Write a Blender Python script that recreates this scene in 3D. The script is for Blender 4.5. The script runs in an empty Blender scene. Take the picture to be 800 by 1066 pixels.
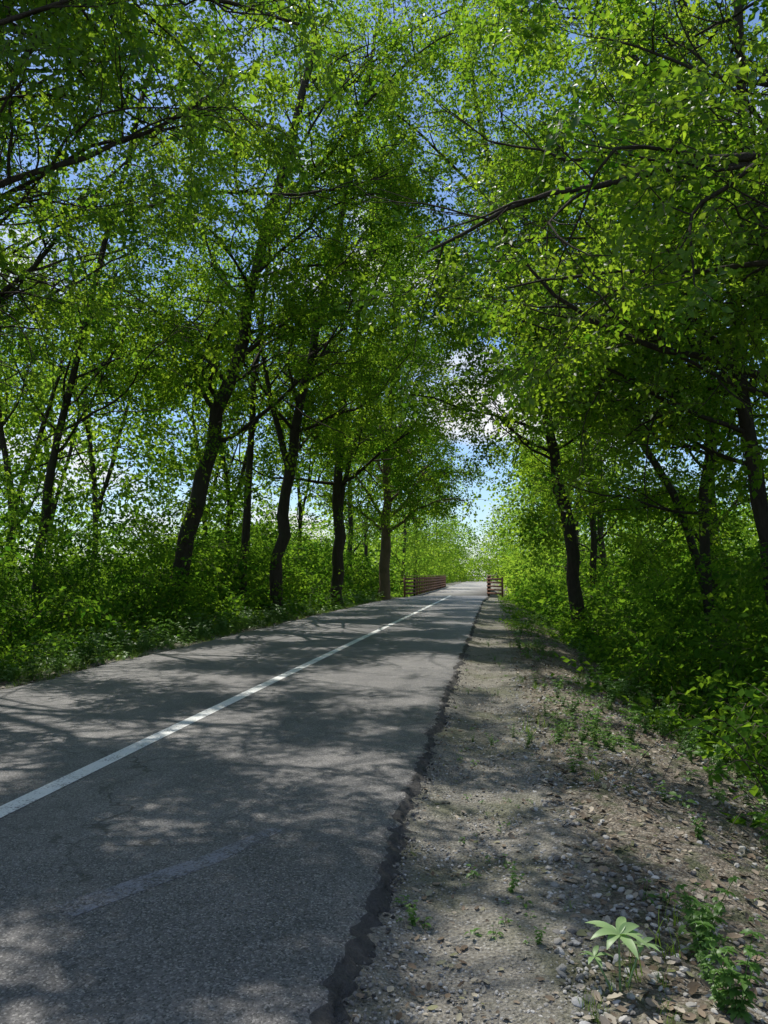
import bpy, math, numpy as np
from mathutils import Vector
S=bpy.context.scene
RNG=np.random.default_rng(11)
EL=math.radians(62); AZ=math.radians(-36)
SD=np.array([math.sin(AZ)*math.cos(EL),math.cos(AZ)*math.cos(EL),math.sin(EL)])
def smooth(a,b,x):
    t=np.clip((np.asarray(x,float)-a)/(b-a),0,1); return t*t*(3-2*t)
# ---------------- materials ----------------
def newmat(name):
    m=bpy.data.materials.new(name); m.use_nodes=True
    nt=m.node_tree; nt.nodes.clear()
    return m,nt
class N:
    def __init__(s,nt): s.nt=nt
    def n(s,t,**k):
        x=s.nt.nodes.new(t)
        for a,b in k.items(): setattr(x,a,b)
        return x
    def l(s,a,b): s.nt.links.new(a,b)
    def noise(s,vec,scale,detail=4,rough=.55,dist=0):
        x=s.n('ShaderNodeTexNoise'); x.inputs['Scale'].default_value=scale; x.inputs['Detail'].default_value=detail
        x.inputs['Roughness'].default_value=rough; x.inputs['Distortion'].default_value=dist
        if vec is not None: s.l(vec,x.inputs['Vector'])
        return x.outputs['Fac']
    def vor(s,vec,scale,feature='F1',out='Distance'):
        x=s.n('ShaderNodeTexVoronoi',feature=feature); x.inputs['Scale'].default_value=scale
        s.l(vec,x.inputs['Vector']); return x.outputs[out]
    def ramp(s,fac,stops):
        x=s.n('ShaderNodeValToRGB'); e=x.color_ramp.elements
        while len(e)<len(stops): e.new(0.5)
        for i,(p,c) in enumerate(stops):
            e[i].position=p; e[i].color=(c if len(c)==4 else (*c,1)) if hasattr(c,'__len__') else (c,c,c,1)
        s.l(fac,x.inputs[0]); return x.outputs[0]
    def mix(s,f,a,b,mode='MIX'):
        x=s.n('ShaderNodeMix',data_type='RGBA',blend_type=mode)
        for sock,v in ((x.inputs[0],f),(x.inputs[6],a),(x.inputs[7],b)):
            if hasattr(v,'links'): s.l(v,sock)
            else: sock.default_value=v if not hasattr(v,'__len__') else (*v,1)[:4]
        return x.outputs[2]
    def math(s,op,a,b=0,clamp=False):
        x=s.n('ShaderNodeMath',operation=op,use_clamp=clamp)
        for sock,v in ((x.inputs[0],a),(x.inputs[1],b)):
            if hasattr(v,'links'): s.l(v,sock)
            else: sock.default_value=v
        return x.outputs[0]
    def bump(s,h,strength,dist):
        x=s.n('ShaderNodeBump'); x.inputs['Strength'].default_value=strength; x.inputs['Distance'].default_value=dist
        s.l(h,x.inputs['Height']); return x.outputs[0]
    def out(s,col,rough=.8,bump=None,spec=.3):
        b=s.n('ShaderNodeBsdfPrincipled'); o=s.n('ShaderNodeOutputMaterial')
        if hasattr(col,'links'): s.l(col,b.inputs['Base Color'])
        else: b.inputs['Base Color'].default_value=(*col,1)
        b.inputs['Roughness'].default_value=rough; b.inputs['Specular IOR Level'].default_value=spec
        if bump: s.l(bump,b.inputs['Normal'])
        s.l(b.outputs[0],o.inputs[0]); return b
    def pos(s): return s.n('ShaderNodeNewGeometry').outputs['Position']
def leafmat(name,c0,c1,t0,t1,fac=.5,inst=False,simple=False):
    m,nt=newmat(name); q=N(nt)
    a=q.n('ShaderNodeAttribute',attribute_name='lv')
    rv=q.n('ShaderNodeAttribute',attribute_name='rv')
    if inst: rv.attribute_type='INSTANCER'
    f=q.math('ADD',q.math('MULTIPLY',a.outputs['Fac'],.45),q.math('MULTIPLY',rv.outputs['Fac'],.55))
    col=q.mix(f,c0,c1); tc=q.mix(f,t0,t1)
    if simple:
        b=q.n('ShaderNodeBsdfDiffuse'); q.l(col,b.inputs[0])
    else:
        b=q.n('ShaderNodeBsdfPrincipled'); q.l(col,b.inputs['Base Color']); b.inputs['Roughness'].default_value=.42; b.inputs['Specular IOR Level'].default_value=.35
    t=q.n('ShaderNodeBsdfTranslucent'); q.l(tc,t.inputs[0])
    mx=q.n('ShaderNodeMixShader'); mx.inputs[0].default_value=fac
    q.l(b.outputs[0],mx.inputs[1]); q.l(t.outputs[0],mx.inputs[2])
    o=q.n('ShaderNodeOutputMaterial'); q.l(mx.outputs[0],o.inputs[0]); return m
LC=((.028,.085,.012),(.11,.19,.02),(.08,.29,.012),(.56,.77,.045))
M_near=leafmat('leaf_near',*LC,.55)
M_leaf=leafmat('leaf_canopy',*LC,.55,simple=True)
M_far=leafmat('leaf_far',(.04,.10,.015),(.13,.21,.03),(.14,.36,.025),(.55,.75,.06),.55,simple=True)
M_leaf2=leafmat('leaf_understory',(.020,.070,.012),(.085,.175,.022),(.06,.23,.015),(.38,.60,.035),.48,simple=True)
M_weed=leafmat('leaf_weed',(.07,.16,.03),(.14,.25,.06),(.16,.36,.04),(.28,.48,.08),.4,True)
M_weed1=leafmat('leaf_weed_pale_sunlit',(.24,.36,.15),(.30,.42,.20),(.16,.36,.06),(.28,.48,.10),.3,True)  # pale leaf colour, lifted further so the weed looks in sun
M_grass=leafmat('grass_blade',(.05,.12,.015),(.16,.22,.05),(.15,.33,.03),(.35,.48,.08),.45,True,True)
def deadmat():
    m,nt=newmat('dead_leaf'); q=N(nt)
    oi=q.n('ShaderNodeObjectInfo')
    c=q.ramp(oi.outputs['Random'],[(0,(.08,.055,.035)),(.45,(.22,.17,.12)),(.8,(.40,.35,.28)),(1,(.13,.14,.05))])
    q.out(c,.8); return m
M_dead=deadmat()
def stonemat():
    m,nt=newmat('stone'); q=N(nt); oi=q.n('ShaderNodeObjectInfo')
    c=q.ramp(oi.outputs['Random'],[(0,(.14,.13,.12)),(.5,(.30,.285,.26)),(1,(.50,.48,.45))])
    q.out(c,.85); return m
M_stone=stonemat()
m,nt=newmat('asphalt_crumb'); q=N(nt); oi=q.n('ShaderNodeObjectInfo'); q.out(q.ramp(oi.outputs['Random'],[(0,(.03,.03,.03)),(.5,(.12,.115,.11)),(1,(.26,.25,.23))]),.85); M_crumb=m
def barkmat(name,a,b):
    m,nt=newmat(name); q=N(nt); p=q.pos()
    mp=q.n('ShaderNodeMapping'); mp.inputs['Scale'].default_value=(1,1,.22); q.l(p,mp.inputs[0])
    n=q.noise(mp.outputs[0],16,5,.65,.6); n2=q.noise(p,2.2,3)
    c=q.mix(n,a,b); c=q.mix(q.math('MULTIPLY',q.ramp(n2,[(.5,0.0),(.7,1.0)]),.5),c,(.06,.07,.04))
    q.out(c,.9,q.bump(n,1,.05),.12); return m
M_bark=barkmat('bark',(.022,.018,.014),(.10,.082,.066))
M_bark2=barkmat('bark_brown',(.10,.07,.045),(.26,.19,.125))
def groundmat():
    m,nt=newmat('ground_soil'); q=N(nt); p=q.pos()
    sx=q.n('ShaderNodeSeparateXYZ'); q.l(p,sx.inputs[0])
    big=q.noise(p,.9,4,.6); mid=q.noise(p,6,4,.65); fine=q.noise(p,60,4,.75)
    x=q.math('ADD',sx.outputs[0],q.math('MULTIPLY',q.math('SUBTRACT',big,.5),1.1))
    x=q.math('ADD',x,q.math('MULTIPLY',q.math('SUBTRACT',mid,.5),.5))
    dirt=q.mix(mid,(.21,.196,.165),(.44,.41,.355))
    peb=q.vor(p,60,'F1','Color'); pd=q.vor(p,60)
    sp=q.n('ShaderNodeSeparateColor'); q.l(peb,sp.inputs[0])
    dirt=q.mix(q.math('MULTIPLY',q.ramp(sp.outputs[0],[(.5,0.),(.65,.8)]),q.ramp(pd,[(.25,1.),(.5,0.)])),dirt,(.55,.53,.49))
    dirt=q.mix(q.math('MULTIPLY',q.ramp(sp.outputs[1],[(.6,0.),(.8,.8)]),q.ramp(pd,[(.25,1.),(.5,0.)])),dirt,(.10,.09,.08))
    dirt=q.mix(q.ramp(fine,[(.38,.6),(.58,0.)]),dirt,(.08,.07,.055))
    dirt=q.mix(q.math('MULTIPLY',q.ramp(big,[(.48,0.),(.60,1.)]),.55),dirt,(.11,.125,.06))
    litter=q.mix(fine,(.06,.047,.038),(.28,.24,.19))
    s2=sp
    litter=q.mix(q.ramp(s2.outputs[2],[(.55,0.),(.8,.7)]),litter,(.40,.36,.30))
    litter=q.mix(q.ramp(mid,[(.48,0.),(.62,.6)]),litter,(.05,.08,.025))
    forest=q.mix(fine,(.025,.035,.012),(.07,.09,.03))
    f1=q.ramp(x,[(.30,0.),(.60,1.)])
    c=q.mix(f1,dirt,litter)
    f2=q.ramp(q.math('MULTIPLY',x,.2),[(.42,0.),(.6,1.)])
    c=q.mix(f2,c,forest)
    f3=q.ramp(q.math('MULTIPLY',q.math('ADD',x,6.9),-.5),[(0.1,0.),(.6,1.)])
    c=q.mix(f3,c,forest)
    h=q.math('ADD',q.math('MULTIPLY',fine,.6),q.math('MULTIPLY',pd,-.5))
    h=q.math('ADD',h,mid)
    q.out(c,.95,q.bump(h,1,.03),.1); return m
M_ground=groundmat()
def asphalt_nodes(q):
    p=q.pos(); big=q.noise(p,.55,3,.6); mid=q.noise(p,4,5,.65)
    c=q.mix(q.ramp(big,[(.3,0.),(.7,1.)]),(.095,.090,.092),(.21,.195,.188))
    c=q.mix(q.math('MULTIPLY',q.ramp(mid,[(.4,0.),(.65,1.)]),.55),c,(.062,.061,.065))
    ag=q.vor(p,120,'F1','Color'); s=q.n('ShaderNodeSeparateColor'); q.l(ag,s.inputs[0]); ad=q.vor(p,120)
    c=q.mix(q.ramp(s.outputs[0],[(.6,0.),(.95,.6)]),c,(.38,.36,.34))
    c=q.mix(q.ramp(s.outputs[1],[(.55,0.),(.9,.7)]),c,(.018,.018,.020))
    w=q.n('ShaderNodeTexNoise'); w.inputs['Scale'].default_value=2.5; w.inputs['Detail'].default_value=4; q.l(p,w.inputs['Vector'])
    vm=q.n('ShaderNodeVectorMath',operation='SCALE'); q.l(w.outputs['Color'],vm.inputs[0]); vm.inputs['Scale'].default_value=.8
    va=q.n('ShaderNodeVectorMath',operation='ADD'); q.l(p,va.inputs[0]); q.l(vm.outputs[0],va.inputs[1])
    cr=q.vor(va.outputs[0],.38,'DISTANCE_TO_EDGE')
    cm=q.math('MULTIPLY',q.ramp(cr,[(.003,1.),(.007,0.)]),q.ramp(big,[(.45,0.),(.6,1.)]))
    c=q.mix(q.math('MULTIPLY',cm,.7),c,(.02,.019,.018))
    h=q.math('ADD',q.math('MULTIPLY',ad,-.6),q.math('MULTIPLY',q.noise(p,200,2),.7))
    h=q.math('SUBTRACT',h,q.math('MULTIPLY',cm,1.2))
    return p,c,h
m,nt=newmat('asphalt'); q=N(nt); p,c,h=asphalt_nodes(q); q.out(c,.58,q.bump(h,.7,.006),.5); M_asph=m
m,nt=newmat('asphalt_edge'); q=N(nt); p=q.pos()
c=q.mix(q.noise(p,60,5,.75),(.03,.03,.031),(.19,.18,.17)); q.out(c,.9,q.bump(q.noise(p,45,5,.75),1,.03),.2); M_edge=m
def paint(name,thr,col,k=1.):
    m,nt=newmat(name); q=N(nt); p,c,h=asphalt_nodes(q)
    w=q.ramp(q.math('ADD',q.math('MULTIPLY',q.noise(p,55,4,.7),.6),q.math('MULTIPLY',q.noise(p,5,4,.6),.4)),[(thr-.05,0.),(thr+.05,k)])
    c=q.mix(w,c,col); q.out(c,.6,q.bump(h,.6,.005),.3); return m
M_paint=paint('road_paint',.42,(.74,.74,.71))
M_paint2=paint('faded_paint',.50,(.28,.28,.32),.7)
m,nt=newmat('weathered_wood'); q=N(nt); p=q.pos(); c=q.mix(q.noise(p,6,5),(.12,.06,.042),(.27,.15,.105)); q.out(c,.85,q.bump(q.noise(p,30),.5,.01)); M_wood=m
m,nt=newmat('concrete'); q=N(nt); p=q.pos(); c=q.mix(q.noise(p,2,6),(.26,.25,.235),(.40,.38,.35)); q.out(c,.85,q.bump(q.noise(p,60),.4,.006)); M_conc=m
m,nt=newmat('twig'); q=N(nt); q.out((.06,.05,.03),.8); M_twig=m
# ---------------- mesh helper ----------------
def mesh_obj(name,V,F,mats,fm=None,parent=None,smoothf=False,link=True,attr=None):
    me=bpy.data.meshes.new(name)
    V=np.asarray(V,dtype=np.float32)
    if isinstance(F,list) and F and any(len(f)!=len(F[0]) for f in F):
        me.from_pydata(V.tolist(),[],F)
    else:
        F=np.asarray(F,dtype=np.int32); k=F.shape[1] if len(F) else 4
        me.vertices.add(len(V)); me.vertices.foreach_set('co',V.ravel())
        me.loops.add(F.size); me.loops.foreach_set('vertex_index',F.ravel())
        me.polygons.add(len(F)); me.polygons.foreach_set('loop_start',np.arange(0,F.size,k,dtype=np.int32))
        try: me.polygons.foreach_set('loop_total',np.full(len(F),k,dtype=np.int32))
        except Exception: pass
        me.update(calc_edges=True); me.validate()
    for mm in mats: me.materials.append(mm)
    if fm is not None: me.polygons.foreach_set('material_index',np.asarray(fm,dtype=np.int32))
    if smoothf: me.polygons.foreach_set('use_smooth',np.ones(len(me.polygons),dtype=bool))
    if attr is not None:
        a=me.attributes.new('lv','FLOAT','POINT'); a.data.foreach_set('value',np.asarray(attr,dtype=np.float32))
    ob=bpy.data.objects.new(name,me)
    if link: S.collection.objects.link(ob)
    if parent: ob.parent=parent
    return ob
# ---------------- terrain ----------------
def gz(x,y):
    x=np.asarray(x,float); y=np.asarray(y,float)
    z=-1.8*smooth(.55,6,x)-.5*smooth(6.9,11,-x)
    n=(np.sin(x*1.3+y*.7)+np.sin(x*.6-y*1.1+2)+np.sin(x*2.3+y*1.9+1)*.5)*.05
    z=z+n*(smooth(.6,2,x)+smooth(7,9,-x))
    z=z+.045*smooth(.22,.58,-x)*(x>-3)
    z=z-3*smooth(51.5,57,y)*(1-smooth(81,86.5,y))
    z=z+smooth(30,200,np.abs(x))*2.5
    return z-.015
xs=np.concatenate([np.linspace(-400,-20,40,endpoint=False),np.linspace(-20,-7,30,endpoint=False),np.linspace(-7,-.8,20,endpoint=False),np.linspace(-.8,4,150,endpoint=False),np.linspace(4,20,40,endpoint=False),np.linspace(20,400,40)])
ys=np.concatenate([np.linspace(-60,1.5,25,endpoint=False),np.linspace(1.5,12,330,endpoint=False),np.linspace(12,50,150,endpoint=False),np.linspace(50,90,40,endpoint=False),np.linspace(90,700,50)])
X,Y=np.meshgrid(xs,ys); Z=gz(X,Y)
lat=RNG.normal(0,1,(4,256,256))
def vnoise(x,y,k,s):
    x=np.asarray(x)*s+500;y=np.asarray(y)*s+500; xi=np.floor(x).astype(int);yi=np.floor(y).astype(int);fx=x-xi;fy=y-yi
    fx=fx*fx*(3-2*fx);fy=fy*fy*(3-2*fy);L=lat[k]
    g=lambda a,b:L[a%256,b%256]
    return (g(xi,yi)*(1-fx)+g(xi+1,yi)*fx)*(1-fy)+(g(xi,yi+1)*(1-fx)+g(xi+1,yi+1)*fx)*fy
def vnoise3(P,s):
    P=np.asarray(P)*s; z=P[:,2]; zi=np.floor(z); f=z-zi; f=f*f*(3-2*f)
    a=vnoise(P[:,0]+zi*17.3,P[:,1]+zi*9.7,0,1); b=vnoise(P[:,0]+(zi+1)*17.3,P[:,1]+(zi+1)*9.7,0,1)
    return a*(1-f)+b*f
# crown openings cut for sun patches: the noise varies mostly across the sun direction
_u=np.cross(SD,[0,0,1.]); _u/=np.linalg.norm(_u); _v=np.cross(SD,_u)
def crown_noise(P):
    a=P@_u; b=P@_v
    return 1.05*vnoise(a,b,1,1.05)+.35*vnoise(a,b,2,2.2)+.35*vnoise3(P,.6)
near=(X>-.8)&(X<5)&(Y<50)
Z=Z+near*(vnoise(X,Y,0,3)*.008+vnoise(X,Y,1,9)*.005*(1+smooth(.3,1,X))+vnoise(X,Y,2,22)*.003)
ny,nx=X.shape
def gridF(nx,ny):
    i=np.arange(nx-1);j=np.arange(ny-1);I,J=np.meshgrid(i,j);a=(J*nx+I).ravel()
    return np.stack([a,a+1,a+1+nx,a+nx],1)
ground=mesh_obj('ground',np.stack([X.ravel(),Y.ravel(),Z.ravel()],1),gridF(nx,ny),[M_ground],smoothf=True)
# ---------------- road ----------------
RZ=.085
yr=np.concatenate([np.arange(-8,1.5,.2),np.arange(1.5,12,.025),np.arange(12,51.9,.12),[52.0]])
def le(y): return -6.25+.95*smooth(38,52,y)
def re(y): return -.66+.25*smooth(40,52,y)
n1=vnoise(yr,yr*0,0,2.2);n2=vnoise(yr,yr*0+9,1,7);n3=vnoise(yr,yr*0+3,2,20)
ex=re(yr)+n1*.018+n2*.013+n3*.008
lx=le(yr)+vnoise(yr,yr*0+30,0,1.5)*.05+n2*.02
tops=[0,.12,.3,.5,.7,.85,.94,.98,1]
prof=[(0,.0),(.028,-.002),(.055,-.009),(.078,-.022),(.10,-.040),(.125,-.060),(.16,-.10)]
cols=[(lx-.08,np.full_like(yr,-.03)),(lx-.03,np.full_like(yr,RZ-.03))]
for t in tops: cols.append((lx+(ex-lx)*t,np.full_like(yr,RZ)))
ntop=len(cols)
for i,(dx,dz) in enumerate(prof[1:]):
    k=RNG.normal(0,1,len(yr))
    a=vnoise(yr,yr*0+5*i,3,18)*.011+k*.004; b=vnoise(yr,yr*0+7*i,2,21)*.006+k*.0025
    cols.append((ex+dx+a*(1 if i else .4),RZ+dz+b*(1 if i else .3)))
V=np.stack([np.stack([c[0],yr,c[1]],1) for c in cols],1).reshape(-1,3)
F=gridF(len(cols),len(yr)); fm=np.tile(np.where(np.arange(len(cols)-1)>=ntop+1,1,0),len(yr)-1)
mesh_obj('asphalt_path',V,F,[M_asph,M_edge],fm,smoothf=True)
def sheet(name,xa,xb,y0,y1,z,mat,n=60,par=None):
    y=np.linspace(y0,y1,n); V=[]
    for yy in y:
        V+= [(xa(yy) if callable(xa) else xa,yy,z),(xb(yy) if callable(xb) else xb,yy,z)]
    return mesh_obj(name,V,gridF(2,n),[mat],parent=par)
sheet('centre_line',lambda y:-3.12+.16*smooth(0,50,y),lambda y:-2.97+.16*smooth(0,50,y),-8,51.9,RZ+.004,M_paint)
V=[(-1.95,3.25,RZ+.0015),(-1.82,3.14,RZ+.0015),(-1.42,3.82,RZ+.0015),(-1.52,3.92,RZ+.0015),(-1.22,4.35,RZ+.0015),(-1.30,4.4,RZ+.0015)]
mesh_obj('faded_paint_mark',V,[(0,1,2,3),(3,2,4,5)],[M_paint2])
sheet('far_path',-5.2,-.5,86,420,RZ-.02,M_conc,40)
# ---------------- bridge ----------------
def box(V,F,c,s):
    b=len(V); x,y,z=c; a,d,e=s[0]/2,s[1]/2,s[2]/2
    for q_ in ((-1,-1,-1),(1,-1,-1),(1,1,-1),(-1,1,-1),(-1,-1,1),(1,-1,1),(1,1,1),(-1,1,1)): V.append((x+q_[0]*a,y+q_[1]*d,z+q_[2]*e))
    for f in ((0,3,2,1),(4,5,6,7),(0,1,5,4),(1,2,6,5),(2,3,7,6),(3,0,4,7)): F.append(tuple(b+i for i in f))
br=bpy.data.objects.new('footbridge',None); S.collection.objects.link(br)
V,F=[],[]; box(V,F,(-2.85,69,RZ-.17),(4.95,34.02,.3)); box(V,F,(-4.6,69,-.5),(.3,33.9,.7)); box(V,F,(-1.1,69,-.5),(.3,33.9,.7))
box(V,F,(-2.85,52.2,-1.6),(5.6,.6,2.6)); box(V,F,(-2.85,85.8,-1.6),(5.6,.6,2.6))
mesh_obj('deck',V,F,[M_conc],parent=br)
def railing(nm,pts):
    V,F=[],[]
    for (x0,y0),(x1,y1) in zip(pts[:-1],pts[1:]):
        L=math.hypot(x1-x0,y1-y0); n=max(1,round(L/1.9)); ux,uy=(x1-x0)/L,(y1-y0)/L
        for i in range(n+1): box(V,F,(x0+ux*L*i/n,y0+uy*L*i/n,RZ+.6),(.13,.13,1.34))
        for z,h,w,off in ((1.36,.05,.2,0),(1.16,.13,.04,.087),(.92,.11,.04,.087),(.68,.11,.04,.087),(.44,.11,.04,.087),(.2,.13,.04,.087)):
            b=len(V); box(V,F,(0,0,0),(L+.1,w,h))
            sg=1 if x0<-2.8 else -1
            for k in range(b,len(V)):
                vx,vy,vz=V[k]; vy-=off*sg
                V[k]=((x0+x1)/2+vx*ux-vy*uy,(y0+y1)/2+vx*uy+vy*ux,vz+RZ+z-.02)
    mesh_obj(nm,V,F,[M_wood],parent=br)
railing('railing_west',[(-5.8,49.8),(-5.38,52),(-5.38,86)])
railing('railing_east',[(.6,50.4),(-.32,52),(-.32,86)])
# ---------------- leaf sources ----------------
class VB:
    def __init__(s): s.a=[];s.count=0
    def add(s,v): s.a.append(v); s.count+=len(v)
    def get(s): return np.concatenate(s.a)
def leaf_tri(P,d,nrm,L,W):
    d=d/np.linalg.norm(d); s=np.cross(d,nrm); s/=np.linalg.norm(s)+1e-9; up=np.cross(s,d)
    tip=P+d*L-up*L*.12; mid=P+d*L*.42
    l=mid+s*W*.5+up*W*.14; r=mid-s*W*.5+up*W*.14
    return [P,l,tip,r]
def tube(V,F,pts,rad,sides):
    pts=np.asarray(pts,float); n=len(pts); tg=np.gradient(pts,axis=0); tg/=np.linalg.norm(tg,axis=1)[:,None]+1e-9
    ref=np.array([0,0,1.]) if abs(tg[0][2])<.8 else np.array([1.,0,0])
    b=V.count
    a1=np.cross(tg,ref); a1/=np.linalg.norm(a1,axis=1)[:,None]+1e-9; a2=np.cross(tg,a1)
    th=np.arange(sides)*2*np.pi/sides
    ring=pts[:,None,:]+(a1[:,None,:]*np.cos(th)[None,:,None]+a2[:,None,:]*np.sin(th)[None,:,None])*np.asarray(rad)[:,None,None]
    V.add(ring.reshape(-1,3))
    i=np.arange(n-1)[:,None]*sides+np.arange(sides)[None,:]; j=np.arange(n-1)[:,None]*sides+((np.arange(sides)+1)%sides)[None,:]
    F.append(np.stack([i,j,j+sides,i+sides],-1).reshape(-1,4)+b)
def spray(name,seed,L,leafL,leafW,mat,step,flat=.5,twig=True):
    r=np.random.default_rng(seed); lv=[]
    LV=[];LF=[];fm=[]
    tw=[(np.zeros(3),np.array([1,0,0.]),L)]
    for s in (1,-1):
        for f in (.2,.5):
            a=r.uniform(.6,1.1)*s; tw.append((np.array([L*f,0,0]),np.array([math.cos(a),math.sin(a),r.normal(0,.35)]),L*r.uniform(.4,.6)))
    for p,d,l in tw:
        sag=np.array([0,0,-.22])*l
        if twig:
            w=np.array([-d[1],d[0],0])*.004*L/.7; b=len(LV); e=p+d*l+sag; mm=p+d*l*.5+sag*.25
            LV+=[p-w,p+w,mm-w*.7,mm+w*.7,e]; LF+=[(b,b+1,b+3),(b,b+3,b+2),(b+2,b+3,b+4)]; fm+=[1]*3; lv+=[.5]*5
        k=max(2,int(l/step))
        for i in range(k):
            u=(i+.8)/k; q_=p+d*l*u+sag*u*u
            s=1 if i%2 else -1; a=s*r.uniform(.5,1.2) if i<k-1 else 0
            dd=np.array([d[0]*math.cos(a)-d[1]*math.sin(a),d[0]*math.sin(a)+d[1]*math.cos(a),r.normal(-.3,.4)])
            nn=np.array([r.normal(0,flat),r.normal(0,flat),1.])
            sc=r.uniform(.6,1.2)
            b=len(LV); LV+=leaf_tri(q_+dd*.01+np.array([0,0,r.normal(0,.03)]),dd,nn,leafL*sc,leafW*sc); LF+=[(b,b+1,b+2),(b,b+2,b+3)]; fm+=[0,0]
            x=r.uniform(); lv+=[x]*4
    return mesh_obj(name,np.array(LV),LF,[mat,M_twig],fm,link=False,attr=lv)
def coll(name,obs):
    c=bpy.data.collections.new(name)
    for o in obs: c.objects.link(o)
    return c
C_near=coll('near_sprays',[spray('nspray_%d'%i,i+61,.64,.080,.052,M_near,.032,.7) for i in range(6)])
C_can=coll('leaf_sprays',[spray('spray_%d'%i,i+1,.70,.086,.060,M_leaf,.044,.7) for i in range(6)])
C_und=coll('shrub_sprays',[spray('sspray_%d'%i,i+20,.62,.11,.072,M_leaf2,.066,.7) for i in range(5)])
C_far=coll('far_sprays',[spray('fspray_%d'%i,i+40,.76,.105,.078,M_far,.085,.9,False) for i in range(5)])
def blade_leaf(P,d,nrm,L,W,n=6,droop=.4,tooth=0,r=None):
    d=d/np.linalg.norm(d); s=np.cross(d,nrm); s/=np.linalg.norm(s); up=np.cross(s,d); V=[];F=[]
    for i in range(n+1):
        t=i/n; w=W*.5*(math.sin(math.pi*min(1,t**.8*1.0))**.8 if 0<t<1 else 0.02)
        if tooth and 0<t<1: w*= (1+tooth*(1 if i%2 else -1))
        c=P+d*L*t-up*0+np.array([0,0,-1])*L*droop*t*t
        V+=[c+s*w+up*w*.25,c,c-s*w+up*w*.25]
    for i in range(n):
        a=i*3; F+=[(a,a+1,a+4,a+3),(a+1,a+2,a+5,a+4)]
    return V,F
def herb(name,seed,kind,link=False,parent=None):
    r=np.random.default_rng(seed); vb=VB();TF=[];LV=[];LF=[];lv=[]
    def addleaf(*a,**k):
        V,F=blade_leaf(*a,**k); b=len(LV); LV.extend(V); LF.extend([tuple(b+i for i in f) for f in F]); lv.extend([r.uniform()]*len(V))
    if kind=='palmate':
        for (bx,by,h,L,n) in ((0,0,.20,.135,9),(.06,.04,.14,.09,7),(-.06,.02,.10,.08,6)):
            top=np.array([bx*1.5,by*1.5,h]); pts=np.array([[bx*.3,by*.3,-.03],[bx,by,h*.5],top]); tube(vb,TF,pts,[.005,.004,.003],5)
            for i in range(n):
                a=i*2*math.pi/n+r.normal(0,.15); addleaf(top,np.array([math.cos(a),math.sin(a),r.uniform(.2,.75)]),np.array([r.normal(0,.2),r.normal(0,.2),1.]),L*r.uniform(.8,1.15),L*.28,droop=r.uniform(.35,.6),n=8)
    elif kind=='stalk':
        for k in range(4):
            a0=r.uniform(0,6.28); lean=r.uniform(.15,.5); h=r.uniform(.2,.42); m=7
            pts=np.array([[math.cos(a0)*lean*h*t**1.4,math.sin(a0)*lean*h*t**1.4,h*t-.03*(1-t)] for t in np.linspace(0,1,m)])
            tube(vb,TF,pts,np.linspace(.004,.0015,m),4)
            for i in range(1,m):
                for s in (0,math.pi):
                    a=i*1.5+s+r.normal(0,.3)
                    for da,sc in ((0,1),(.7,.7),(-.7,.7)):
                        addleaf(pts[i],np.array([math.cos(a+da),math.sin(a+da),.25]),np.array([r.normal(0,.2),r.normal(0,.2),1]),.062*sc*(1.2-.4*i/m),.028*sc,droop=.5,n=7,tooth=.18)
    else:
        n=r.integers(5,10)
        for i in range(n):
            a=r.uniform(0,6.28); h=r.uniform(.02,.12); p=np.array([math.cos(a)*.03,math.sin(a)*.03,h]); tube(vb,TF,np.array([[0,0,-.01],p*.5,p]),[.002,.002,.0015],3)
            L=r.uniform(.04,.09); addleaf(p,np.array([math.cos(a),math.sin(a),r.uniform(.1,.6)]),np.array([0,0,1.]),L,L*.5,droop=.5,n=4)
    tv=vb.get(); tf=np.concatenate(TF); nl=len(LV)
    V=np.concatenate([np.array(LV),tv]); F=LF+[tuple(int(i)+nl for i in f) for f in tf]
    return mesh_obj(name,V,F,[M_weed1 if kind=='palmate' else M_weed],None,link=link,parent=parent,attr=lv+[.3]*len(tv))
C_weed=coll('weed_src',[herb('w_%d'%i,50+i,'low') for i in range(5)]+[herb('w_x',7,'stalk')])
def tuft(name,seed):
    r=np.random.default_rng(seed); V=[];F=[];lv=[]
    for k in range(16):
        a=r.uniform(0,6.28); h=r.uniform(.08,.24); o=np.array([r.normal(0,.03),r.normal(0,.03),-.01]); d=np.array([math.cos(a),math.sin(a),0]); s=np.array([-d[1],d[0],0])*.003; ln=r.uniform(.3,1.)
        b=len(V)
        for t in (0,.4,.75,1):
            c=o+d*h*ln*t*t+np.array([0,0,h*(t-.25*ln*t*t)]); w=1-t*.9; V+=[c-s*w,c+s*w]
        F+=[(b+i*2,b+i*2+1,b+i*2+3,b+i*2+2) for i in range(3)]; lv+=[r.uniform()]*8
    return mesh_obj(name,V,F,[M_grass],link=False,attr=lv)
C_grass=coll('grass_src',[tuft('tuft_%d'%i,i) for i in range(4)])
def stone(name,seed,mat=None):
    import bmesh
    r=np.random.default_rng(seed); bm=bmesh.new(); bmesh.ops.create_icosphere(bm,subdivisions=2,radius=.5)
    sc=np.array([1,r.uniform(.6,.9),r.uniform(.35,.65)]); k=r.normal(0,1,(3,3))*2
    for v in bm.verts:
        c=np.array(v.co); f=1+.16*math.sin(k[0]@c*2)+.12*math.sin(k[1]@c*3+1)+r.normal(0,.03); v.co=Vector(c*sc*f)
    me=bpy.data.meshes.new(name); bm.to_mesh(me); bm.free(); me.materials.append(mat or M_stone); return bpy.data.objects.new(name,me)
C_stone=coll('stone_src',[stone('stone_%d'%i,i) for i in range(5)])
C_crumb=coll('crumb_src',[stone('crumb_%d'%i,i+10,M_crumb) for i in range(4)])
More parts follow.
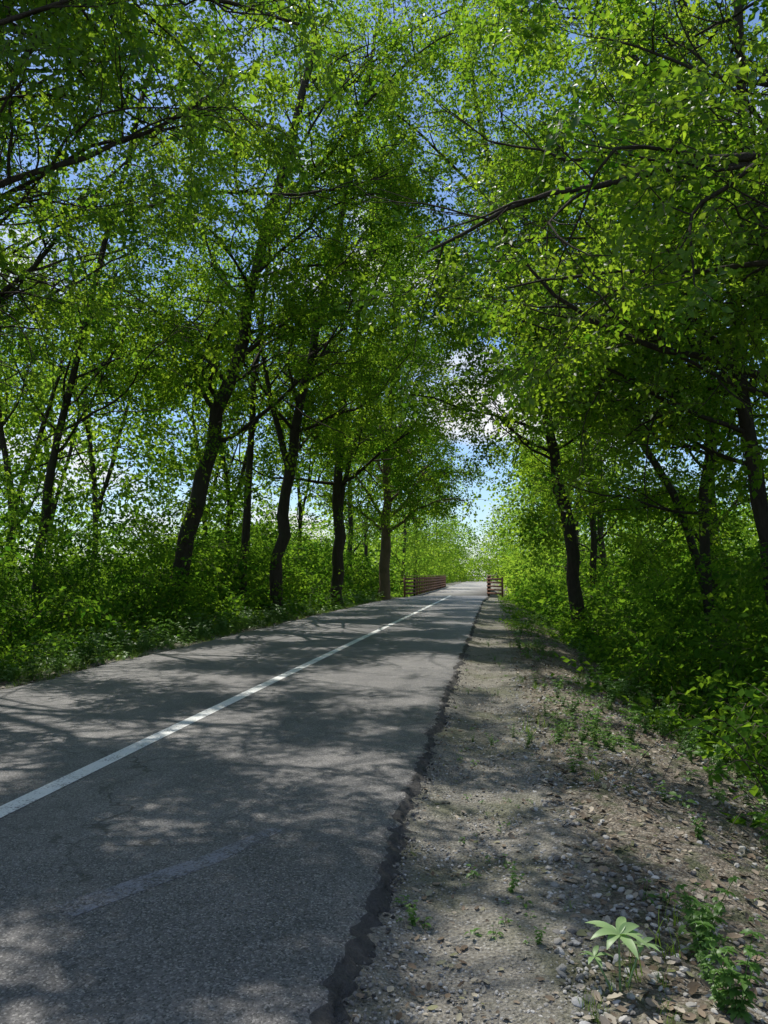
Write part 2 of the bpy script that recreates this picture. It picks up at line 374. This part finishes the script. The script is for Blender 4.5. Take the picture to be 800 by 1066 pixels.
def dead(name,seed):
    r=np.random.default_rng(seed); c=r.uniform(.2,.7); V=[];F=[]
    n=6
    for i in range(n+1):
        t=i/n; w=.5*.5*math.sin(math.pi*t)**.7*(1+.2*(i%2)) if 0<i<n else .01
        V+=[(t-.5,w,c*w+.15*(t-.5)**2*4*c),(t-.5,0,.15*(t-.5)**2*4*c),(t-.5,-w,c*w*r.uniform(.3,1)+.15*(t-.5)**2*4*c)]
    for i in range(n): a=i*3; F+=[(a,a+1,a+4,a+3),(a+1,a+2,a+5,a+4)]
    return mesh_obj(name,V,F,[M_dead],link=False)
C_dead=coll('dead_src',[dead('dead_%d'%i,i) for i in range(5)])
# ---------------- instancing ----------------
_g={}
REAL={'leaf_sprays','shrub_sprays','far_sprays','near_sprays'}
def group(c):
    if c.name in _g: return _g[c.name]
    ng=bpy.data.node_groups.new('scatter_'+c.name,'GeometryNodeTree')
    ng.interface.new_socket('Geometry',in_out='INPUT',socket_type='NodeSocketGeometry'); ng.interface.new_socket('Geometry',in_out='OUTPUT',socket_type='NodeSocketGeometry')
    a=ng.nodes.new('NodeGroupInput');o=ng.nodes.new('NodeGroupOutput');ip=ng.nodes.new('GeometryNodeInstanceOnPoints'); ci=ng.nodes.new('GeometryNodeCollectionInfo')
    ci.inputs['Collection'].default_value=c; ci.inputs['Separate Children'].default_value=True; ci.inputs['Reset Children'].default_value=True
    def na(nm,t):
        x=ng.nodes.new('GeometryNodeInputNamedAttribute'); x.data_type=t; x.inputs['Name'].default_value=nm; return x.outputs[0]
    L=ng.links.new
    L(a.outputs[0],ip.inputs['Points']); L(ci.outputs[0],ip.inputs['Instance']); ip.inputs['Pick Instance'].default_value=True
    L(na('idx','INT'),ip.inputs['Instance Index'])
    e=ng.nodes.new('FunctionNodeEulerToRotation'); L(na('rot','FLOAT_VECTOR'),e.inputs[0]); L(e.outputs[0],ip.inputs['Rotation'])
    L(na('scl','FLOAT'),ip.inputs['Scale'])
    last=ip.outputs[0]
    if c.name in REAL:
        for nm in ('rot','scl','idx'):
            rm=ng.nodes.new('GeometryNodeRemoveAttribute'); rm.inputs['Name'].default_value=nm; L(last,rm.inputs[0]); last=rm.outputs[0]
        rl=ng.nodes.new('GeometryNodeRealizeInstances'); L(last,rl.inputs[0]); last=rl.outputs[0]
    L(last,o.inputs[0]); _g[c.name]=ng; return ng
def scatter(name,P,R,Sc,c,parent=None):
    P=np.asarray(P,dtype=np.float32); n=len(P)
    me=bpy.data.meshes.new(name); me.vertices.add(n); me.vertices.foreach_set('co',P.ravel())
    a=me.attributes.new('rot','FLOAT_VECTOR','POINT'); a.data.foreach_set('vector',np.asarray(R,dtype=np.float32).ravel())
    a=me.attributes.new('scl','FLOAT','POINT'); a.data.foreach_set('value',np.asarray(Sc,dtype=np.float32))
    a=me.attributes.new('rv','FLOAT','POINT'); a.data.foreach_set('value',RNG.uniform(0,1,n).astype(np.float32))
    a=me.attributes.new('idx','INT','POINT'); a.data.foreach_set('value',RNG.integers(0,len(c.objects),n).astype(np.int32))
    ob=bpy.data.objects.new(name,me); S.collection.objects.link(ob)
    if parent: ob.parent=parent
    md=ob.modifiers.new('scatter','NODES'); md.node_group=group(c); return ob
# ---------------- trees ----------------
def unit(v): return v/(np.linalg.norm(v)+1e-9)
class Tree:
    def __init__(s,seed,dens=1.,sscale=1.,twigs=True):
        s.r=np.random.default_rng(seed); s.vb=VB(); s.F=[]; s.P=[];s.R=[];s.S=[]; s.dens=dens; s.ss=sscale; s.tw=twigs
    def sp(s,p,d):
        r=s.r; yaw=math.atan2(d[1],d[0])+r.normal(0,.6); s.P.append(p); s.R.append((r.normal(0,.65),r.normal(.3,.5),yaw)); s.S.append(s.ss*r.uniform(.75,1.3))
    def branch(s,p,d,L,r0,lvl,sides=6):
        r=s.r; n=max(3,int(L/(.5 if lvl<2 else .3))+1); st=L/n; pts=[p];d=unit(d); ds=[d]
        for i in range(n):
            t=i/n; tr=np.array([0,0,(.10 if lvl==1 else .03)*(1-2.0*t)])
            d=unit(d+r.normal(0,.14 if lvl==1 else .2,3)*np.array([1,1,.9])+tr*(1 if L<7 else .8)); pts.append(pts[-1]+d*st); ds.append(d)
        rad=np.linspace(r0,max(.004,r0*.22),n+1)
        if lvl<3 or s.tw: tube(s.vb,s.F,pts,rad,{1:6,2:4,3:3}[lvl])
        def at(f):
            k=min(n-1,int(f*n)); return pts[k]+(pts[k+1]-pts[k])*(f*n-k),ds[k],rad[k]
        if lvl==1: m=int(L*1.6*max(.7,s.dens**.5)+1); fs=np.linspace(.15,.97,m)
        elif lvl==2: m=int(L*2.2*s.dens+1.4); fs=np.linspace(.2,.95,m)
        else: m=0
        for f in fs if m else []:
            q_,dd,rr=at(f); ax=unit(np.cross(dd,[0,0,1.])+r.normal(0,.5,3)); sgn=1 if r.uniform()<.5 else -1; a=r.uniform(.6,1.15)
            nd=unit(dd*math.cos(a)+ax*sgn*math.sin(a)+np.array([0,0,r.normal(.0,.28)]))
            if lvl==1: s.branch(q_,nd,max(.8,L*r.uniform(.3,.5)*(1.15-.6*f)),min(rr*.6,.04),2)
            else: s.branch(q_,nd,r.uniform(.35,.8)*max(1,s.ss*.7),min(rr*.7,.010),3)
        if lvl>=2: s.sp(pts[-1],ds[-1])
        if lvl==3 and r.uniform()<.55: s.sp(pts[len(pts)//2],ds[-1]+r.normal(0,.5,3))
    def trunk(s,path,r0,r1,sides=10):
        path=np.array(path,float); n=max(6,int(len(path)*4)); t=np.linspace(0,len(path)-1,n)
        P=np.vstack([2*path[0]-path[1],path,2*path[-1]-path[-2]]); out=[]
        for u in t:
            k=min(int(u),len(path)-2); f=u-k; a,b,c,d=P[k],P[k+1],P[k+2],P[k+3]
            out.append(.5*((2*b)+(-a+c)*f+(2*a-5*b+4*c-d)*f*f+(-a+3*b-3*c+d)*f**3))
        out=np.array(out); out[1:-1]+=s.r.normal(0,r0*.18,(n-2,3))
        tt=np.linspace(0,1,n); rad=r0+(r1-r0)*tt; rad[0]*=1.45
        rad*=1+s.r.normal(0,.04,n)
        tube(s.vb,s.F,out,rad,sides); return out,rad
    def limbs(s,out,rad,n,f0,L,bias=(0,0,0),up=.45,lmin=.35):
        r=s.r; bias=np.array(bias,float); a0=r.uniform(0,6.28)
        for i in range(n):
            f=f0+(1-f0)*(i+r.uniform(0,.6))/n; k=min(len(out)-1,int(f*(len(out)-1))); a=a0+i*2.4+r.normal(0,.3)
            d=np.array([math.cos(a),math.sin(a),up+r.normal(0,.25)+.5*(f-f0)])+bias
            s.branch(out[k],d,L*r.uniform(.7,1.15)*(1-.4*max(0,(f-.5)*2)**1.5),max(.02,rad[k]*.38),1)
        s.branch(out[-1],np.array([0,0,1.])+bias*.3,L*.6,rad[-1]*.9,1)
    def ivy(s,out,rad,n,zmin=0,spread=.35):
        for i in range(n):
            k=s.r.integers(0,len(out)); 
            if out[k][2]<zmin: continue
            a=s.r.uniform(0,6.28); d=np.array([math.cos(a),math.sin(a),.2]); s.sp(out[k]+d*(rad[k]+s.r.uniform(0,spread))+np.array([0,0,s.r.normal(0,.4)]),d)
    def done(s,name,mat=None,c=None,cull=-.10):
        e=bpy.data.objects.new(name,None); S.collection.objects.link(e)
        mesh_obj('trunk_and_limbs',s.vb.get(),np.concatenate(s.F),[mat or M_bark],parent=e,smoothf=True)
        P=np.array(s.P); R=np.array(s.R); Sc=np.array(s.S)
        C=P+np.stack([np.cos(R[:,2])*Sc*.35,np.sin(R[:,2])*Sc*.35,-Sc*.05],1)
        k=crown_noise(C)>cull
        scatter('foliage',P[k],R[k],Sc[k],c or C_can,parent=e)
        return e
def tree(seed,path,r0,nl,L,f0=.4,bias=(0,0,0),dens=1.05,ss=1.3,mat=None,extra=(),up=.4,ivy=0,twigs=None,r1=None,forks=(),c=None):
    if twigs is None: twigs=path[0][1]<16
    if path[0][1]<16 and abs(path[0][0])<12 and c is None: ss=1.08; c=C_near; dens*=1.1
    T=Tree(seed,dens,ss,twigs); p=[(x,y,float(gz(x,y))-.15) if i==0 else (x,y,z) for i,(x,y,z) in enumerate(path)]
    out,rad=T.trunk(p,r0,r1 or r0*.35); T.limbs(out,rad,nl,f0,L,bias,up)
    for fp,fr,fn in forks:
        o2,r2=T.trunk(fp,fr,fr*.4,7); T.limbs(o2,r2,fn,.35,L*.7,bias,up)
    for (pt,d,l,rr) in extra: T.branch(np.array(pt,float),np.array(d,float),l,rr,1)
    if ivy: T.ivy(out,rad,ivy)
    T.done('deciduous_tree',mat,c)
# left row
tree(1,[(-9.7,22,0),(-9.3,22,2.5),(-8.1,22,7.0),(-7.1,21.8,11),(-5.2,21.5,18)],.31,20,6.,.46,(.4,-.1,.1),ivy=60,extra=[((-6.5,21.6,13),(1,-.1,.35),7,.07),((-5.8,21.6,15.5),(1,.2,.4),7,.06)])
tree(2,[(-9.2,27,0),(-9.0,27,5),(-8.8,27,9),(-8.3,27,14)],.17,8,4.,.55,(.1,0,0),ivy=30)
tree(3,[(-7.7,26,0),(-7.4,26,3.5),(-6.9,26,7),(-5.8,26,12),(-4.2,25.6,20)],.25,21,6.2,.44,(.4,0,.1),ivy=50,forks=[([(-7.1,26,5),(-7.9,26,8),(-8.6,26,12)],.13,6)],extra=[((-5.2,26,15),(1,0,.3),6,.06),((-4.6,26,18),(1,-.2,.5),6,.06)])
tree(5,[(-7.3,35,0),(-7.2,35,4),(-7.2,35,8),(-6.4,35,13),(-5.0,35,22)],.29,21,6.4,.36,(.35,0,0),ivy=40,ss=1.5,dens=.95,forks=[([(-7.2,35,4.5),(-6.4,35,8),(-4.6,35,13)],.14,8)])
tree(6,[(-6.7,46,0),(-6.5,46,5),(-6.3,46,10),(-5.6,46,23)],.36,20,6.6,.28,(.3,0,0),mat=M_bark2,dens=.8,ss=1.9,ivy=30)
tree(7,[(-11.6,13,0),(-11.8,13,4),(-11.2,13,8),(-8.9,13.5,16)],.22,17,6.4,.40,(.55,-.05,0),dens=1.,extra=[((-11.4,13,5.6),(1,-.2,.3),7.5,.07),((-10,13,11),(1,-.1,.3),7.5,.07),((-9.3,13.3,13.5),(1,.1,.2),8,.07)])
tree(8,[(-8.4,5.5,0),(-8.9,5.7,3.5),(-8.6,6,7),(-7,6.5,13)],.24,16,6.,.42,(.5,.25,0),dens=1.,extra=[((-8.7,6,4.4),(1,.9,.15),7.5,.07),((-8.7,6,6.0),(1,.5,.25),8,.08),((-8.5,6,7.2),(1,.3,.2),8.5,.08)])
tree(9,[(-8.8,9.8,0),(-9.0,9.8,4),(-8.5,9.8,8),(-6.2,9.8,15)],.2,10,6.2,.55,(.6,-.1,0),dens=.9,extra=[((-8,9.8,9),(1,-.25,.2),8.5,.08),((-7.2,9.8,12),(1,0,.15),7.5,.07)])  # trunk out of frame; added so its crown dapples the path and shoulder
tree(20,[(-12.4,19,0),(-12.0,19,4),(-11.2,19,8),(-8.6,18,16)],.15,14,6.4,.42,(.65,-.15,0),dens=.95,extra=[((-9.5,18,11),(1,-.1,.3),8,.07)])
# left background
for i,(x,y,h) in enumerate([(-15.5,22,11),(-16.5,29,13),(-15,37,14),(-21,33,14),(-12,45,16),(-16,12,11),(-11.5,31,13)]):
    tree(100+i,[(x,y,0),(x+.3,y,h*.35),(x-.4,y,h*.7),(x-.2,y,h)],.14,12,4.6,.28,dens=.6,ss=1.8,up=.6,twigs=False,c=C_far,forks=[([(x+.3,y,h*.3),(x+1.4,y,h*.6),(x+2.2,y,h*.85)],.10,5)])
# right row
tree(30,[(2.7,25,0),(2.5,25,2.5),(2.1,25,5),(1.6,25,8.2),(.9,24.8,11),(-.6,24.5,19)],.24,21,6.2,.44,(-.35,-.15,.05),ivy=8,extra=[((2.1,25,5.2),(-1,-.3,.1),3.2,.05),((2.1,25,5.6),(1,-.2,.3),4.5,.05),((.2,24.6,14),(-1,0,.4),6,.06)])
tree(31,[(5.0,14,0),(4.8,14,2),(4.4,14,5.1),(4.3,14,9),(2.8,14,16)],.17,18,5.8,.38,(-.45,0,0),dens=1.,extra=[((4.4,14,5.5),(-1,-.1,.3),6,.06),((4.2,14,10),(-1,-.2,.3),6.5,.06)])
tree(32,[(6.0,11.5,0),(5.2,11.5,1.8),(4.3,11.5,4.2),(3.9,11.5,7),(3.6,11,12)],.15,13,5.,.42,(-.4,.1,0),dens=1.,extra=[((4.1,11.3,4.3),(-1,-.2,.35),5,.06)])
tree(33,[(5.2,19,0),(5.0,19,3),(5.1,19,6),(3.2,19,15)],.14,18,5.8,.36,(-.45,-.1,0),ivy=20)
tree(34,[(6.2,21,0),(4.9,21,3.5),(3.0,21,6.5),(1.9,21,9),(.6,21,13)],.12,11,4.6,.48,(-.1,0,.1))
tree(35,[(5.6,6.5,0),(5.7,6.7,2.5),(5.1,7,5.5),(3.6,7.5,11)],.2,15,5.8,.42,(-.5,.3,0),dens=.95,extra=[((5.5,7,4.6),(-1,.25,.3),6.5,.07),((5.4,7,5.6),(-1,.2,.35),7,.07),((5.2,7,3.8),(-1,.6,.3),5.5,.05)])
tree(36,[(8,14,0),(8.1,14,3),(7.8,14,7),(7.2,14,13)],.2,14,5.,.26,(-.15,0,0),ivy=20,twigs=False,c=C_can)
tree(37,[(7.3,26,0),(7.1,26,4),(7.3,26,8),(6.5,26,15)],.2,15,5.2,.26,(-.2,0,0),ivy=30,dens=.9,ss=1.5)
tree(38,[(4.4,35,0),(4.5,35,4),(4.2,35,8),(2.8,35,17)],.18,16,5.4,.3,(-.2,0,0),dens=.85,ss=1.6,ivy=30)
tree(42,[(12,20,0),(12,20,5),(11.5,20,10),(11,20,15)],.18,13,5.2,.2,(0,0,0),dens=.6,ss=1.9,twigs=False,c=C_far)
# corridor further on
k=0
for y in (44,56,68,82,98,118,142):
    for sx in (-1,1):
        k+=1; r=np.random.default_rng(500+k); x=(-9.5 if sx<0 else 6.0)+sx*r.uniform(0,2.); 
        if sx<0 and y==44: continue
        yy=y+r.uniform(-3,3); h=r.uniform(14,19)*(.75 if sx>0 and y<75 else 1)
        tree(600+k,[(x,yy,0),(x+r.normal(0,.3),yy,h*.35),(x+r.normal(0,.4),yy,h*.7),(x,yy,h)],.22,13,5.6,.14,(-.3*sx,0,0),dens=.5,ss=2.5,twigs=False,c=C_far)
# ---------------- undergrowth masses ----------------
def mound_points(r,cx,cy,rx,ry,h,n,xin):
    P=[];R=[]
    while len(P)<n:
        v=unit(r.normal(0,1,3)); v[2]=abs(v[2]); f=r.uniform(.55,1.05)
        w=1+.22*math.sin(v[0]*5+cx*3)+.2*math.sin(v[1]*6+v[2]*4+cy)
        x=cx+v[0]*rx*f*w; y=cy+v[1]*ry*f*w; z=v[2]*h*f*w
        if -7.0<x<xin: continue
        P.append((x,y,float(gz(x,y))+max(.05,z))); R.append((r.normal(0,.5),r.normal(.15,.45),math.atan2(v[1],v[0])+r.normal(0,.6)))
    return P,R
def undergrowth(name,spec,c,ss,xin=1.7):
    P=[];R=[];Sc=[]
    for i,(x,y,rx,ry,h,n) in enumerate(spec):
        n=max(14,int(n*(1 if y<22 else .6))); r=np.random.default_rng(900+i); p,q_=mound_points(r,x,y,rx,ry,h,n,xin); P+=p;R+=q_; s=ss*(1+max(0,y-16)/30)*r.uniform(.8,1.15); Sc+=list(r.uniform(.7,1.3,n)*s)
    scatter(name,P,R,Sc,c)
r=np.random.default_rng(5); spec=[]
for y in np.arange(5,56,1.8):
    spec.append((-8.4+r.uniform(-.6,.3),y,.9,1.2,r.uniform(.5,1.7),60))
    spec.append((-10.0+r.uniform(-.8,.6),y+r.uniform(-1,1),1.5,1.7,r.uniform(2.0,4.6),140))
    spec.append((-12.6+r.uniform(-1,1),y+r.uniform(-1,1),2.0,2.0,r.uniform(3.4,6.2),130))
for y in np.arange(8,60,3.5):
    spec.append((-17+r.uniform(-2,2),y,3,3,r.uniform(4,6),90))
undergrowth('undergrowth',spec,C_und,1.1)
spec=[]
for y in np.arange(2.8,50,1.5):
    spec.append((3.0+r.uniform(-.4,.5)+max(0,(5-y))*.1,y,.95,1.1,r.uniform(.4,1.4),60))
    spec.append((4.8+r.uniform(-.5,.6),y+r.uniform(-1,1),1.4,1.5,r.uniform(1.4,3.6),105))
    spec.append((7.8+r.uniform(-1,1),y+r.uniform(-1,1),2.0,2.0,r.uniform(3.4,6.8),140))
for y in np.arange(20,54,2.5): spec.append((2.8+r.uniform(-.3,.3),y,.8,1.2,r.uniform(.6,1.6),50))
for y in np.arange(6,60,3.5): spec.append((13+r.uniform(-2,2),y,3,3,r.uniform(5,8),100))
undergrowth('undergrowth',spec,C_und,1.1)
# far forest masses
P=[];R=[];Sc=[]
r=np.random.default_rng(77)
def mass(x,y,rad,h,n,s):
    for i in range(n):
        v=unit(r.normal(0,1,3)); f=r.uniform(.6,1.05); z=float(gz(x,y))+h*.5+v[2]*h*.5*f
        P.append((x+v[0]*rad*f,y+v[1]*rad*f,z)); R.append((r.normal(0,.5),r.normal(.1,.5),math.atan2(v[1],v[0])+r.normal(0,.5))); Sc.append(s*r.uniform(.7,1.3))
for y in np.arange(60,180,9):
    for sx in (-1,1): mass(sx*(7.9+r.uniform(0,2))-2.8,y,3.8,r.uniform(5,9),110,2.6)
for x in np.arange(-60,62,7):
    mass(x+r.uniform(-2,2),182+r.uniform(-5,5)-abs(x)*.3,7,r.uniform(13,20),160,4.5)
for x in np.arange(-8,9,3): mass(x,150+r.uniform(-3,3)+abs(x+3),3,r.uniform(7,11) if abs(x+3)>2 else 4,70,3)
for y in np.arange(10,170,10):
    mass(-31-r.uniform(0,8),y,6,r.uniform(7,12),130,3.2); mass(22+r.uniform(0,6),y,6,r.uniform(12,17),150,3.2)
scatter('distant_trees',P,R,Sc,C_far)
# ---------------- small stuff ----------------
def flat_scatter(name,n,fx,fy,c,smin,smax,dz=0,tilt=.2,cond=None,seed=1):
    r=np.random.default_rng(seed); x=fx(r,n); y=fy(r,n)
    if cond is not None: k=cond(x,y,r); x=x[k];y=y[k]
    z=gz(x,y)+dz; n=len(x)
    scatter(name,np.stack([x,y,z],1),np.stack([r.normal(0,tilt,n),r.normal(0,tilt,n),r.uniform(0,6.28,n)],1),smin+(smax-smin)*r.uniform(0,1,n)**2.2,c)
near_y=lambda a,b:(lambda r,n: a+(b-a)*r.uniform(0,1,n)**1.8)
clump=lambda x,y,t,s=1.3: vnoise(x,y,2,s)+vnoise(x,y,3,s*3)*.5>t
flat_scatter('gravel',8000,lambda r,n:.25+2.2*r.uniform(0,1,n)**1.2,near_y(1.8,14),C_stone,.010,.048,.004,.3,lambda x,y,r:(clump(x,y,-.3))|(r.uniform(0,1,len(x))<.2),2)
flat_scatter('gravel',12000,lambda r,n:r.uniform(-.50,.4,n),near_y(1.8,11),C_stone,.004,.022,.0,.3,None,3)
flat_scatter('asphalt_crumbs',1500,lambda r,n:-.515+r.normal(0,.035,n),near_y(1.8,16),C_crumb,.006,.030,.004,.5,None,33)
flat_scatter('leaf_litter',11000,lambda r,n:.35+3.2*r.uniform(0,1,n),near_y(1.8,26),C_dead,.025,.075,.012,.35,None,4)
flat_scatter('leaf_litter',1700,lambda r,n:-.5+.9*r.uniform(0,1,n),near_y(1.8,20),C_dead,.02,.05,.006,.25,None,5)
flat_scatter('leaf_litter',4000,lambda r,n:-7.6+1.4*r.uniform(0,1,n),lambda r,n:r.uniform(5,48,n),C_dead,.04,.09,.015,.3,None,6)
flat_scatter('weeds',2200,lambda r,n:.5+2.4*r.uniform(0,1,n),near_y(2.2,30),C_weed,.4,1.2,0,.15,lambda x,y,r:(clump(x,y,.3)|(x>1.9+r.normal(0,.3,len(x))))&((x>.8)|(y>3.9)),7)
flat_scatter('weeds',120,lambda r,n:r.uniform(-.45,.5,n),near_y(3.4,25),C_weed,.2,.5,0,.15,None,17)
flat_scatter('weeds',2500,lambda r,n:-6.7-1.5*r.uniform(0,1,n)**.8,lambda r,n:r.uniform(4,50,n),C_weed,.8,2.0,0,.2,None,8)
flat_scatter('grass',2600,lambda r,n:-6.5-1.2*r.uniform(0,1,n),lambda r,n:r.uniform(4,51,n),C_grass,.5,1.3,0,.15,lambda x,y,r:clump(x,y,-.2),9)
flat_scatter('grass',1500,lambda r,n:.3+2.2*r.uniform(0,1,n),lambda r,n:r.uniform(2.5,50,n),C_grass,.4,1.1,0,.15,lambda x,y,r:clump(x,y,.4)|(y>22),10)
flat_scatter('weeds',500,lambda r,n:.5+2.3*r.uniform(0,1,n),lambda r,n:r.uniform(20,52,n),C_und,.35,.9,.08,.3,None,12)
w=herb('palmate_weed',3,'palmate',link=True); w.location=(.46,3.1,float(gz(.46,3.1)));
for i,(x,y,s) in enumerate([(.86,3.0,.9),(.86,3.5,.85),(.95,2.6,.5)]):
    w=herb('lobed_weed',31+i,'stalk',link=True); w.location=(x,y,float(gz(x,y))); w.scale=(s,)*3; w.rotation_euler[2]=i*1.3
vb=VB();F=[]
for (x,y,dx,dy,h,L) in [(2.2,6.6,-1,-.2,.5,1.1),(2.3,6.9,-.8,-.6,.6,1.3),(2.4,6.2,-.9,.2,.4,.9),(1.9,5.2,-.7,-.5,.3,.8)]:
    t=np.linspace(0,1,12); z0=float(gz(x,y)); pts=np.stack([x+dx*L*t,y+dy*L*t,z0+h*4*t*(1-t)*.9+.05+t*.3],1); tube(vb,F,pts,np.linspace(.006,.002,12),4)
mesh_obj('dry_stems',vb.get(),np.concatenate(F),[M_twig])
# ---------------- light ----------------
Sd=Vector(SD)
ld=bpy.data.lights.new('sun','SUN'); ld.energy=5; ld.angle=math.radians(.42); ld.color=(1,.96,.88)
lo=bpy.data.objects.new('sun',ld); S.collection.objects.link(lo); lo.rotation_euler=Sd.to_track_quat('Z','Y').to_euler(); lo.location=(0,0,40)
W=bpy.data.worlds.new('World'); S.world=W; W.use_nodes=True; nt=W.node_tree; nt.nodes.clear(); q=N(nt)
sk=q.n('ShaderNodeTexSky',sky_type='NISHITA'); sk.sun_disc=False; sk.sun_elevation=EL; sk.sun_rotation=AZ
sk.dust_density=.5; sk.ozone_density=2
tc=q.n('ShaderNodeTexCoord').outputs['Generated']
mp=q.n('ShaderNodeMapping'); mp.inputs['Scale'].default_value=(1,1,2.2); q.l(tc,mp.inputs[0])
cl=q.ramp(q.noise(mp.outputs[0],3.2,4,.6,.3),[(.51,0.),(.63,1.)])
c=q.mix(1.0,sk.outputs[0],(.85,.97,1.1),'MULTIPLY')
c=q.mix(cl,c,(7,7.1,7.3))
bg=q.n('ShaderNodeBackground'); bg.inputs[1].default_value=.14; q.l(c,bg.inputs[0]); o=q.n('ShaderNodeOutputWorld'); q.l(bg.outputs[0],o.inputs[0])
# ---------------- camera ----------------
cd=bpy.data.cameras.new('camera'); cam=bpy.data.objects.new('camera',cd); S.collection.objects.link(cam); S.camera=cam
cd.sensor_width=36; cd.lens=26.5; cd.clip_start=.05; cd.clip_end=2000
cam.location=(0,0,1.56); cam.rotation_euler=(math.radians(90+4.7),0,math.radians(8.2))
S.view_settings.view_transform='Standard'; S.view_settings.look='None'; S.view_settings.exposure=0
